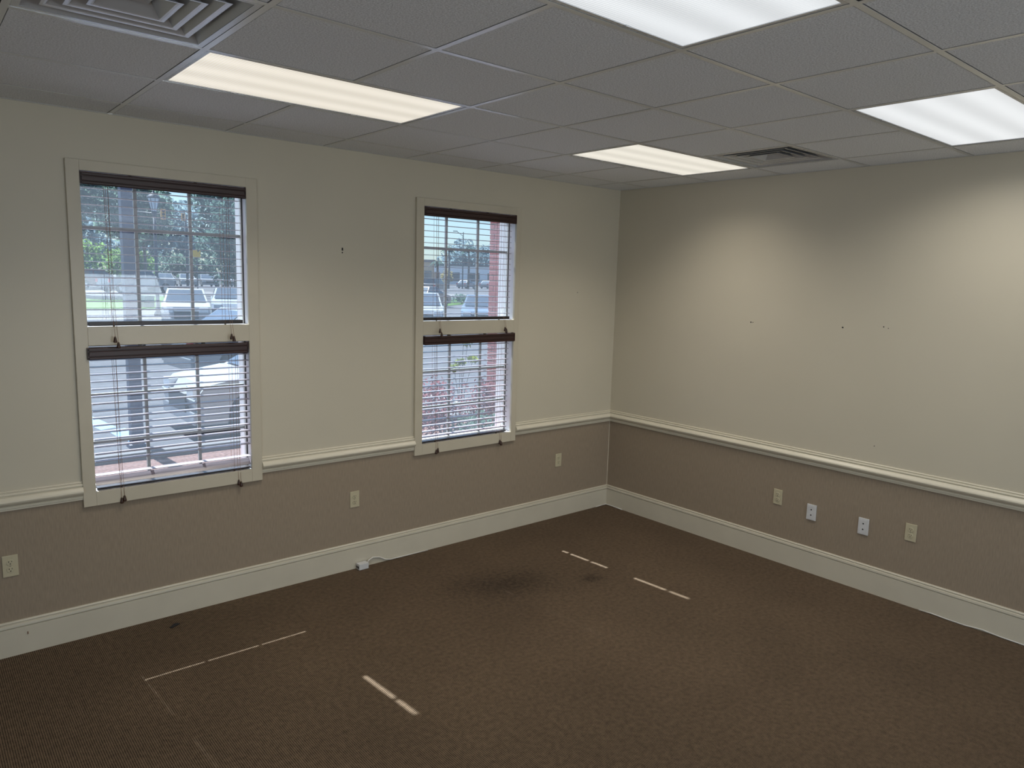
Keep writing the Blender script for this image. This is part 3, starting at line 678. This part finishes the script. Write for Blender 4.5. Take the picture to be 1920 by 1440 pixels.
# low brick sign wall beyond the lawn
def brick_block(root, x0, x1, y, z0, z1, bl_, bh, dep, face=-1):
    z = z0; r = 0
    while z < z1 - 0.01:
        x = x0 - (bl_ / 2 if r % 2 else 0)
        while x < x1 - 0.01:
            a, b = max(x, x0), min(x + bl_, x1)
            if b - a > 0.02: yield a, b, z, min(z + bh, z1)
            x += bl_
        z += bh; r += 1
t = thing('brick_wall', 'low red brick wall beyond the lawn, right of the silver pickup', 'wall', pz(13.3, 58.6), 0.0)
MB().box(-0.6, 0.6, 0.02, 0.28, 0, 0.56).build('core', M['mortar'], t)
bs = MB()
for a, b, z, z_ in brick_block(t, -0.6, 0.6, 0, 0.0, 0.56, 0.21, 0.075, .1): bs.box(a + .005, b - .005, 0, 0.06, z + .005, z_ - .005)
o = bs.build('brickwork', M['brick'], t); o['kind'] = 'stuff'
MB().box(-0.65, 0.65, -0.03, 0.33, 0.56, 0.63, bev=.01).build('coping', M['concrete'], t)
# brick pier at the edge of the far window: bricks built one by one
PX0, PX1, PY0, PY1, PH = 1.66, 2.10, 3.50, 3.94, 3.9
t = thing('brick_pier', 'red brick pier standing outside the far window at its right edge', 'pier', (0, 0, gz(3.5)))
MB().box(PX0 + .006, PX1 - .006, PY0 + .006, PY1 - .006, 0, PH).build('mortar_core', M['mortar'], t)
k = 0; z = 0.0
proto = {}
while z < PH - .05:
    r = k % 2
    spans = [(PX0, PX0 + .215), (PX0 + .225, PX1)] if r == 0 else [(PX0, PX0 + .10), (PX0 + .11, PX0 + .325), (PX0 + .335, PX1)]
    for si, (a, b) in enumerate(spans):
        key = (r, si)
        if key not in proto:
            proto[key] = MB().box(a + .002, b - .002, PY0 - .004, PY0 + .09, 0, .062, bev=.004).build('brick', M['brick'], t, loc=(0, 0, z))
        else: share(proto[key], t, (0, 0, z))
    # left return
    sp2 = [(PY0 + .10, PY0 + .215), (PY0 + .225, PY1)] if r else [(PY0 + .10, PY0 + .325), (PY0 + .335, PY1)]
    for si, (a, b) in enumerate(sp2):
        key = ('L', r, si)
        if key not in proto: proto[key] = MB().box(PX0 - .004, PX0 + .09, a + .002, b - .002, 0, .062, bev=.004).build('brick', M['brick'], t, loc=(0, 0, z))
        else: share(proto[key], t, (0, 0, z))
    z += .073; k += 1
MB().box(PX0 - .04, PX1 + .04, PY0 - .04, PY1 + .04, PH, PH + .1, bev=.01).build('cap', M['concrete'], t)

# ------------------------------------------------------------------ cars
M['tyre'] = mat('tyre', (0.025, 0.026, 0.030), 0.8); M['rim'] = mat('wheel_rim', (0.45, 0.46, 0.48), 0.3, metal=0.6)
M['carglass'] = mat('car_glass', (0.05, 0.07, 0.10), 0.08, spec=0.7); M['tail'] = mat('tail_light', (0.60, 0.06, 0.06), 0.3); M['head'] = mat('head_light', (0.75, 0.78, 0.80), 0.15)
M['grille'] = mat('grille', (0.03, 0.032, 0.036), 0.5)
CARM = {}
def paint(name, col):
    if name not in CARM: CARM[name] = mat('car_paint_' + name, col, 0.25, noise=(2, 0.02), coat=0.6)
    return CARM[name]
def car(label, x, y, rz, pm, kind='sedan', sc=1.0, group='parked and passing cars', name='car'):
    """local +x is the front; origin on the ground under the middle"""
    if kind == 'sedan':   L, Wd, low, belt, roof, cab = 4.5, 1.76, 0.24, 0.92, 1.44, [(-1.75, 0.95), (-1.05, 1.42), (0.25, 1.44), (1.10, 0.95)]; hood = [(2.2, 0.45), (2.24, 0.62), (2.05, 0.80), (1.1, 0.95)]; tailp = [(-1.75, 0.98), (-2.15, 0.95), (-2.24, 0.70), (-2.2, 0.40)]
    elif kind == 'hatch': L, Wd, low, belt, roof, cab = 4.0, 1.72, 0.24, 0.95, 1.50, [(-1.90, 0.95), (-1.55, 1.44), (0.10, 1.50), (1.02, 0.97)]; hood = [(1.92, 0.42), (1.98, 0.62), (1.80, 0.84), (1.02, 0.97)]; tailp = [(-1.90, 0.97), (-2.0, 0.85), (-2.0, 0.6), (-1.95, 0.40)]
    elif kind == 'suv':   L, Wd, low, belt, roof, cab = 4.7, 1.86, 0.32, 1.08, 1.75, [(-2.15, 1.08), (-1.95, 1.70), (0.20, 1.75), (1.05, 1.10)]; hood = [(2.28, 0.52), (2.34, 0.75), (2.2, 0.98), (1.05, 1.10)]; tailp = [(-2.15, 1.1), (-2.32, 1.0), (-2.34, 0.7), (-2.28, 0.48)]
    else:                 L, Wd, low, belt, roof, cab = 5.7, 1.92, 0.45, 1.15, 1.85, [(-0.75, 1.15), (-0.62, 1.80), (0.75, 1.85), (1.45, 1.17)]; hood = [(2.78, 0.62), (2.84, 0.85), (2.68, 1.06), (1.45, 1.17)]; tailp = [(-0.75, 1.15), (-2.82, 1.13), (-2.85, 0.8), (-2.8, 0.60)]
    t = thing(name, label, 'car' if kind != 'pickup' else 'pickup truck', (x, y, gz(y) + (0.02 if y > 55 else 0.0)), rz, group)
    t.scale = (sc, sc, sc)
    wx = (hood[0][0] - 0.82, tailp[3][0] + 0.85); wr = 0.33 if kind in ('sedan', 'hatch') else 0.38
    arch = []
    poly = [(tailp[3][0], low), ] 
    for cxw in (wx[1], wx[0]):
        ra = wr + 0.06
        for q in range(9):
            a = PI - PI * q / 8
            zz = max(low, wr + ra * math.sin(a)) if q not in (0, 8) else low
            poly.append((cxw + ra * math.cos(a), zz))
    poly += [(hood[0][0], low)] + hood + tailp
    hw = Wd / 2
    MB().prism(poly, -hw, hw, 'y', bev=0.0).build('body', pm, t)
    # cabin: tapered
    b = MB(); t2 = bmesh.new(); n = len(cab)
    zmx = max(z for _, z in cab)
    def inset(z): return hw - 0.04 - 0.16 * (z - cab[0][1]) / (zmx - cab[0][1])
    A = [t2.verts.new((u, -inset(z), z - (0.03 if k in (0, n - 1) else 0))) for k, (u, z) in enumerate(cab)]; B = [t2.verts.new((u, inset(z), z - (0.03 if k in (0, n - 1) else 0))) for k, (u, z) in enumerate(cab)]
    for k in range(n): t2.faces.new((A[k], A[(k + 1) % n], B[(k + 1) % n], B[k]))
    t2.faces.new(A[::-1]); t2.faces.new(B); b._add(t2); b.build('cabin', pm, t)
    # glass, a little proud of the cabin
    def lerp(p, q, f): return (p[0] + (q[0] - p[0]) * f, p[1] + (q[1] - p[1]) * f)
    def cross_pane(p, q, off):
        a_, b_ = lerp(p, q, .08), lerp(p, q, .92)
        MB().quad((a_[0] + off, -inset(a_[1]) + .07, a_[1]), (a_[0] + off, inset(a_[1]) - .07, a_[1]), (b_[0] + off, inset(b_[1]) - .07, b_[1]), (b_[0] + off, -inset(b_[1]) + .07, b_[1])).build('windscreen', M['carglass'], t)
    cross_pane(cab[3], cab[2], 0.012); cross_pane(cab[0], cab[1], -0.012)
    zl, zh = cab[0][1] + 0.05, min(cab[1][1], cab[2][1]) - 0.08
    def edge_x(p, q, z): return p[0] + (q[0] - p[0]) * (z - p[1]) / (q[1] - p[1])
    xl0, xl1 = edge_x(cab[0], cab[1], zl) + .1, edge_x(cab[3], cab[2], zl) - .1; xh0, xh1 = edge_x(cab[0], cab[1], zh) + .1, edge_x(cab[3], cab[2], zh) - .1
    md = (xl0 + xl1) / 2 - 0.1
    for s in (-1, 1):
        for (a0, a1, h0, h1) in ((xl0, md - .04, xh0, md - .04), (md + .04, xl1, md + .04, xh1)):
            MB().quad((a0, s * (inset(zl) + .01), zl), (a1, s * (inset(zl) + .01), zl), (h1, s * (inset(zh) + .01), zh), (h0, s * (inset(zh) + .01), zh)).build('side_window', M['carglass'], t)
        MB().box(hood[1][0] - 0.16, hood[1][0] - 0.01, s * hw * .72 - .16, s * hw * .72 + .16, hood[1][1] - .02, hood[2][1] - .03).build('headlight', M['head'], t)
        MB().box(tailp[2][0] - 0.012, tailp[2][0] + 0.10, s * (hw - .12) - .11, s * (hw - .12) + .125, tailp[2][1] + .02, tailp[1][1] - .03).build('tail_light', M['tail'], t)
        for xw in wx:
            o = MB().lathe([(wr * .6, -0.09), (wr, -0.085), (wr, 0.085), (wr * .6, 0.09)], 16, Matrix.Translation((xw, s * (hw - 0.10), wr)) @ Matrix.Rotation(PI / 2, 4, 'X')).build('wheel', M['tyre'], t)
            MB().lathe([(wr * .58, 0), (wr * .5, .012), (wr * .12, .02)], 12, Matrix.Translation((xw, s * (hw - 0.005), wr)) @ Matrix.Rotation(-s * PI / 2, 4, 'X')).build('hub', M['rim'], o)
    MB().box(hood[0][0] - .02, hood[1][0] + .012, -hw * .5, hw * .5, hood[0][1] - .03, hood[1][1] + .06).build('grille', M['grille'], t)
    MB().box(tailp[3][0] - .05, tailp[3][0] + .1, -hw * .96, hw * .96, low + .08, low + .26, bev=.02).build('rear_bumper', pm, t)
    MB().box(hood[0][0] - .1, hood[0][0] + .06, -hw * .96, hw * .96, low, low + .20, bev=.02).build('front_bumper', pm, t)
    if kind == 'pickup':
        MB().box(-2.70, -0.85, -hw + .10, hw - .10, 1.10, 1.155).build('bed_liner', M['grille'], t)
    return t
Wt, Sv, Bl, Dk, Rd = (0.30, 0.32, 0.345), (0.18, 0.20, 0.23), (0.08, 0.11, 0.17), (0.03, 0.04, 0.065), (0.10, 0.025, 0.028)
car('white car parked close outside the near window, nose to the left', -0.40, 5.95, PI, paint('white', Wt), 'hatch', 0.86)
car('silver car with red tail lights behind the close white car', 1.5, 11.0, 0.05, paint('silver', Sv), 'sedan')
car('silver pickup truck seen from behind beyond the bright lawn', 10.45, 61.7, 0.36, paint('truck', (0.26, 0.28, 0.31)), 'pickup')
car('white car facing the window with dark grille, left of two before the lawn', 3.64, 25.2, -1.85, paint('white', Wt), 'hatch', 0.95, None)
car('pale car facing the window at its right edge, right of two before the lawn', 6.35, 27.8, -1.88, paint('pale', (0.26, 0.30, 0.36)), 'sedan', 1.0, None)
car('dark red sport utility car on the road at the far left', 9.3, 70.0, 0.1, paint('red', Rd), 'suv')
car('pale car on the road behind the silver pickup', 14.5, 75.0, 0.1, paint('white', Wt), 'sedan')
for k, (x, pc, lab) in enumerate(((18.8, 'silver', 'silver car at the left end of the distant parked row'), (21.1, 'white', 'white car second from the left in the distant parked row'), (23.4, 'silver', 'silver car third from the left in the distant parked row'), (25.8, 'white', 'white car at the right end of the distant parked row'))):
    car(lab, x, 85.0, -1.7, paint(pc, Wt), 'sedan', group='distant row of parked cars')
car('dark blue sport utility car crossing on the road, seen through the far window', 49.0, 75.2, 0.62, paint('dark', Dk), 'suv')
car('white car low at the left edge of the far window', 12.0, 21.5, -2.15, paint('white', Wt), 'hatch')
car('pale blue car with rounded roof beside the brick pier', 14.8, 21.0, -2.23, paint('paleblue', (0.12, 0.16, 0.22)), 'sedan')
car('dark red car behind the white car in the far window', 23.4, 38.4, 0.55, paint('red', Rd), 'sedan')
for x, y, lab in ((66.0, 100.0, 'white car far away at the left of the far window'), (73.2, 101.0, 'white car far away left of the brick pier'), (79.0, 102.0, 'white car farthest right near the brick pier')):
    car(lab, x, y, 0.5, paint('white', Wt), 'sedan', group='far cars beyond the road')

# ------------------------------------------------------------------ vegetation
def leafm(name, c, tr=0.45):
    m = bpy.data.materials.new(name); m.use_nodes = True; n, l = m.node_tree.nodes, m.node_tree.links; n.clear()
    out = n.new('ShaderNodeOutputMaterial'); d = n.new('ShaderNodeBsdfDiffuse'); t_ = n.new('ShaderNodeBsdfTranslucent'); mxs = n.new('ShaderNodeMixShader')
    nz = n.new('ShaderNodeTexNoise'); nz.inputs['Scale'].default_value = 1.3; nz.inputs['Detail'].default_value = 4
    tc = n.new('ShaderNodeTexCoord'); l.new(tc.outputs['Object'], nz.inputs[0])
    cr = n.new('ShaderNodeValToRGB'); e = cr.color_ramp.elements; e[0].position = .35; e[0].color = (*[v * .6 for v in c], 1); e[1].position = .65; e[1].color = (*[min(1, v * 1.35) for v in c], 1)
    l.new(nz.outputs[0], cr.inputs[0]); l.new(cr.outputs[0], d.inputs[0]); l.new(cr.outputs[0], t_.inputs[0])
    mxs.inputs[0].default_value = tr; l.new(d.outputs[0], mxs.inputs[1]); l.new(t_.outputs[0], mxs.inputs[2]); l.new(mxs.outputs[0], out.inputs[0]); return m
M['leaf1'] = leafm('leaf_blue_green', (0.13, 0.20, 0.16)); M['leaf2'] = leafm('leaf_dark', (0.09, 0.15, 0.13)); M['leaf3'] = leafm('leaf_bright', (0.15, 0.25, 0.08)); M['leaf4'] = leafm('leaf_far_haze', (0.16, 0.23, 0.26))  # far leaf colour has the bluish haze of distance mixed in
M['leaf_red'] = leafm('leaf_red', (0.22, 0.09, 0.10)); M['leaf_yellow'] = leafm('leaf_yellow', (0.26, 0.32, 0.06)); M['leaf_gold'] = leafm('leaf_gold', (0.28, 0.24, 0.11))
M['bark'] = mat('bark', (0.12, 0.10, 0.09), 0.9, noise=(12, 0.3))
def foliage(blobs, n, size, rnd, shell=0.55):
    b = MB(); bm = b.bm
    vols = [a[3] * a[4] * a[5] for a in blobs]; tv = sum(vols)
    for (x, y, z, rx, ry, rz), v in zip(blobs, vols):
        for _ in range(int(n * v / tv)):
            while True:
                p = Vector((rnd.uniform(-1, 1), rnd.uniform(-1, 1), rnd.uniform(-1, 1)))
                if shell < p.length <= 1 or (p.length <= 1 and rnd.random() < .3): break
            c = Vector((x + p.x * rx, y + p.y * ry, z + p.z * rz))
            u = Vector((rnd.gauss(0, 1), rnd.gauss(0, 1), rnd.gauss(0, 1))).normalized(); w = u.cross(Vector((rnd.gauss(0, 1), rnd.gauss(0, 1), rnd.gauss(0, 1)))).normalized()
            s = size * rnd.uniform(.6, 1.3)
            vs = [bm.verts.new(c + q) for q in (u * s, w * s * .45, -u * s, -w * s * .45)]
            bm.faces.new(vs)
    return b
def tree(label, x, y, h, r, leaf, n=1500, size=.32, trunk=.22, clear=.3, seed=1, group='trees beyond the car park', name='tree', stems=1):
    rnd = random.Random(seed)
    t = thing(name, label, 'tree', (x, y, gz(y)), rnd.uniform(0, 6), group)
    blobs = []
    nb = 11
    for k in range(nb):
        a = 2 * PI * k / nb * 2.4; f = (k + .5) / nb
        z = h * (clear + (1 - clear) * (0.12 + .76 * f)); rr = r * (1 - abs(f - .4) * .9)
        blobs.append((math.cos(a) * rr * .55, math.sin(a) * rr * .55, z, rr * .62, rr * .62, h * (1 - clear) * .17))
    foliage(blobs, n, size, rnd).build('foliage', leaf, t, recalc=False)
    for s in range(stems):
        o_ = Vector((rnd.uniform(-.3, .3), rnd.uniform(-.3, .3), 0)) * (0 if stems == 1 else 1)
        tw = o_ * 2.2
        MB().tube([(o_.x, o_.y, -.1), (o_.x * 1.4, o_.y * 1.4, h * .2), (tw.x + .1, tw.y, h * .45), (tw.x * 1.2 + .05, tw.y * 1.2, h * .8)], trunk, 8, trunk * .3).build('trunk', M['bark'], t, True)
    br = 0
    for bl_ in blobs[::2]:
        MB().tube([(0, 0, h * clear * .9 + br * .3), (bl_[0] * .5, bl_[1] * .5, (h * clear + bl_[2]) / 2 + .3), (bl_[0], bl_[1], bl_[2])], trunk * .35, 6, trunk * .12).build('branch', M['bark'], t, True); br += 1
    return t
tree('tall tree left of the dark post in the near window', 7.6, 82, 14, 4.2, M['leaf1'], 2600, .36, seed=2, clear=.34)
tree('tallest tree at the left edge of the near window', 5.6, 57.6, 13, 3.0, M['leaf1'], 2400, .33, seed=12, clear=.34)
tree('tall tree behind the lamp lantern in the near window', 12.6, 72, 13, 3.6, M['leaf1'], 2300, .36, seed=3, clear=.32)
tree('tall tree right of the right mullion in the near window', 20.6, 70, 13.5, 3.6, M['leaf2'], 2400, .36, seed=4, clear=.30)
tree('tall thin tree between the traffic lights', 16.6, 84, 13, 3.2, M['leaf1'], 1800, .4, seed=5, clear=.3)
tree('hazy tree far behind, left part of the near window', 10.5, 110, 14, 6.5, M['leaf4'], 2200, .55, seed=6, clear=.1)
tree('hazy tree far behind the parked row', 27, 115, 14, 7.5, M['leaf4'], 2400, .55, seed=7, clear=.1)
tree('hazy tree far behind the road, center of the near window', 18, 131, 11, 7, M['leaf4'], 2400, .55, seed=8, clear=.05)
tree('dark low tree behind the parked row, right part of near window', 33, 90, 9, 5, M['leaf2'], 2200, .45, seed=9, clear=.08)
tree('small many-stemmed tree with dense crown in front of the parked cars', 10.6, 40.0, 6.6, 1.75, M['leaf2'], 2600, .17, .09, .2, seed=10, group=None, stems=4)
def bush(label, x, y, rx, ry, h, leaf, n, size, seed, group, name='shrub'):
    rnd = random.Random(seed); t = thing(name, label, 'shrub', (x, y, gz(y) + (0.055 if y < 60 else 0.03)), 0, group)
    bl_ = [(rnd.uniform(-.45, .45) * rx, rnd.uniform(-.45, .45) * ry, h * rnd.uniform(.42, .62), rx * .62, ry * .62, h * .42) for _ in range(5)]
    foliage(bl_, n, size, rnd, .3).build('foliage', leaf, t, recalc=False)
    for k in range(5):
        a = k * 1.3
        MB().tube([(0, 0, -.03), (math.cos(a) * rx * .3, math.sin(a) * ry * .3, h * .5)], .012 + rx * .01, 6, .004).build('stem', M['bark'], t)
    return t
bush('long bright green hedge beyond the road, left in the near window', 9.5, 92, 7.5, 1.6, 5.3, M['leaf3'], 2200, .32, 21, None, 'hedge')
bush('pale green hedge beyond the road near the lamp post', 17.0, 95, 3.6, 1.6, 4.6, M['leaf3'], 1400, .32, 22, None, 'hedge')
bush('grey green hedge behind the parked row', 27, 103, 5.0, 1.8, 4.2, M['leaf1'], 1500, .32, 23, None, 'hedge')
bush('dark shrub on the lawn seen through the far window', 29.8, 43.0, 1.1, .8, .75, M['leaf2'], 500, .09, 24, None)
bush('reddish leaved shrub outside the far window, left one', 0.32, 3.05, .50, .42, .95, M['leaf_red'], 1500, .028, 25, 'shrubs in the mulch bed')
bush('reddish leaved shrub outside the far window, right one', 0.98, 3.30, .44, .36, .82, M['leaf_red'], 1300, .028, 26, 'shrubs in the mulch bed')
bush('low green shrub at the foot of the reddish shrubs', 0.55, 2.55, .50, .35, .55, M['leaf1'], 1200, .028, 27, 'shrubs in the mulch bed')
# young yellow-green plant above the shrubs
t = thing('young_plant', 'thin young plant with yellow green leaf tufts above the reddish shrubs', 'plant', pz(1.05, 3.75, 0.021)); rnd = random.Random(5)
for k, (dx, dy, z) in enumerate(((-.12, 0, .95), (.02, .05, 1.02), (.22, .02, 1.06), (.03, 0, 1.34), (.13, .03, 1.30))):
    MB().tube([(0, 0, 0), (dx * .4, dy, z * .6), (dx, dy, z)], .006, 6, .003).build('stem', M['bark'], t)
    foliage([(dx, dy, z, .08, .08, .05)], 40, .045, rnd, 0.0).build('leaf_tuft', M['leaf_yellow'], t, recalc=False)
# far window: palms, far trees, building, street light, posts
def palm(label, x, y, h, seed):
    rnd = random.Random(seed); t = thing('palm_tree', label, 'palm', (x, y, gz(y)), 0, 'palms across the road')
    MB().tube([(0, 0, 0), (.1, 0, h * .5), (.05, .05, h)], .20, 8, .15).build('trunk', M['bark'], t, True)
    for k in range(14):
        a = 2 * PI * k / 14 + rnd.uniform(-.2, .2); e = rnd.uniform(-.2, .9); ln = rnd.uniform(1.2, 1.7)
        b = MB(); prev = None
        for q in range(5):
            f = q / 4; d = ln * f; z = h + math.sin(e) * d - .55 * d * d / ln; rr = math.cos(e) * d; wd = .22 * math.sin(PI * (.12 + .85 * f)) + .01
            c, s = math.cos(a), math.sin(a)
            cur = ((c * rr - s * wd, s * rr + c * wd, z - .08), (c * rr, s * rr, z), (c * rr + s * wd, s * rr - c * wd, z - .08))
            if prev: b.quad(prev[0], prev[1], cur[1], cur[0]); b.quad(prev[1], prev[2], cur[2], cur[1])
            prev = cur
        b.build('frond', M['leaf2'], t)
palm('palm tree at the left edge of the far window', 66.5, 97, 6.6, 31); palm('taller palm tree beside the street light pole', 70.6, 97, 7.0, 32); palm('short palm tree between the two taller palms', 69.0, 104, 4.6, 33)
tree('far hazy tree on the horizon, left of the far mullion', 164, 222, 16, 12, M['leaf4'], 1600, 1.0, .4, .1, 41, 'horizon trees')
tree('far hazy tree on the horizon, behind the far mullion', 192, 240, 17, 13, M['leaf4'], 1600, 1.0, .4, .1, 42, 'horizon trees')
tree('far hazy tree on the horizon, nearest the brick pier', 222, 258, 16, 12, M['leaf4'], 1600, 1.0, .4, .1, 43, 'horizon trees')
tree('small golden tree across the road in the far window', 75.3, 110, 3.6, 1.3, M['leaf_gold'], 700, .2, .07, .15, 44, None)
M['store'] = mat('store_wall', (0.85, 0.86, 0.88), 0.9); M['tan'] = mat('tan_wall', (0.60, 0.42, 0.26), 0.9)
def building(label, x, y, w, d, h, m, rz):
    t = thing('building', label, 'building', (x, y, gz(y)), rz)
    MB().box(-w / 2, w / 2, -d / 2, d / 2, -1, h).build('wall', m, t); MB().box(-w / 2 - .3, w / 2 + .3, -d / 2 - .3, d / 2 + .3, h, h + .5).build('roof', M['concrete'], t)
    n = max(2, int(w / 5))
    for k in range(n):
        cx2 = -w / 2 + w * (k + .5) / n; MB().box(cx2 - w / n * .3, cx2 + w / n * .3, -d / 2 - .06, -d / 2 - .01, .8, min(h - .8, 3.0)).build('window', M['carglass'], t)
building('long pale store building across the road behind the golden tree', 118, 150, 46, 14, 4.6, M['store'], -0.62)
building('small tan building at the left edge of the far window', 81.5, 128, 5, 5, 4.8, M['tan'], -0.6)
t = thing('street_light', 'tall thin street light with one arm against the pale sky', 'street light', pz(70.5, 98.5), -0.65)
MB().tube([(0, 0, 0), (0, 0, 9.6)], .13, 8, .07).build('pole', M['iron'], t); MB().tube([(0, 0, 8.9), (-1.1, 0, 9.7)], .05, 6).build('arm', M['iron'], t); MB().box(-1.75, -1.0, -.12, .12, 9.66, 9.80, bev=.03).build('lamp_head', M['iron'], t)
t = thing('mail_post', 'slim dark post on the lawn in front of the far mullion', 'post', pz(37.6, 51.5, 0.03)); MB().box(-.06, .06, -.06, .06, 0, .95, bev=.01).build('shaft', M['iron'], t); MB().box(-.10, .10, -.20, .20, .95, 1.15, bev=.02).build('head', M['iron'], t)
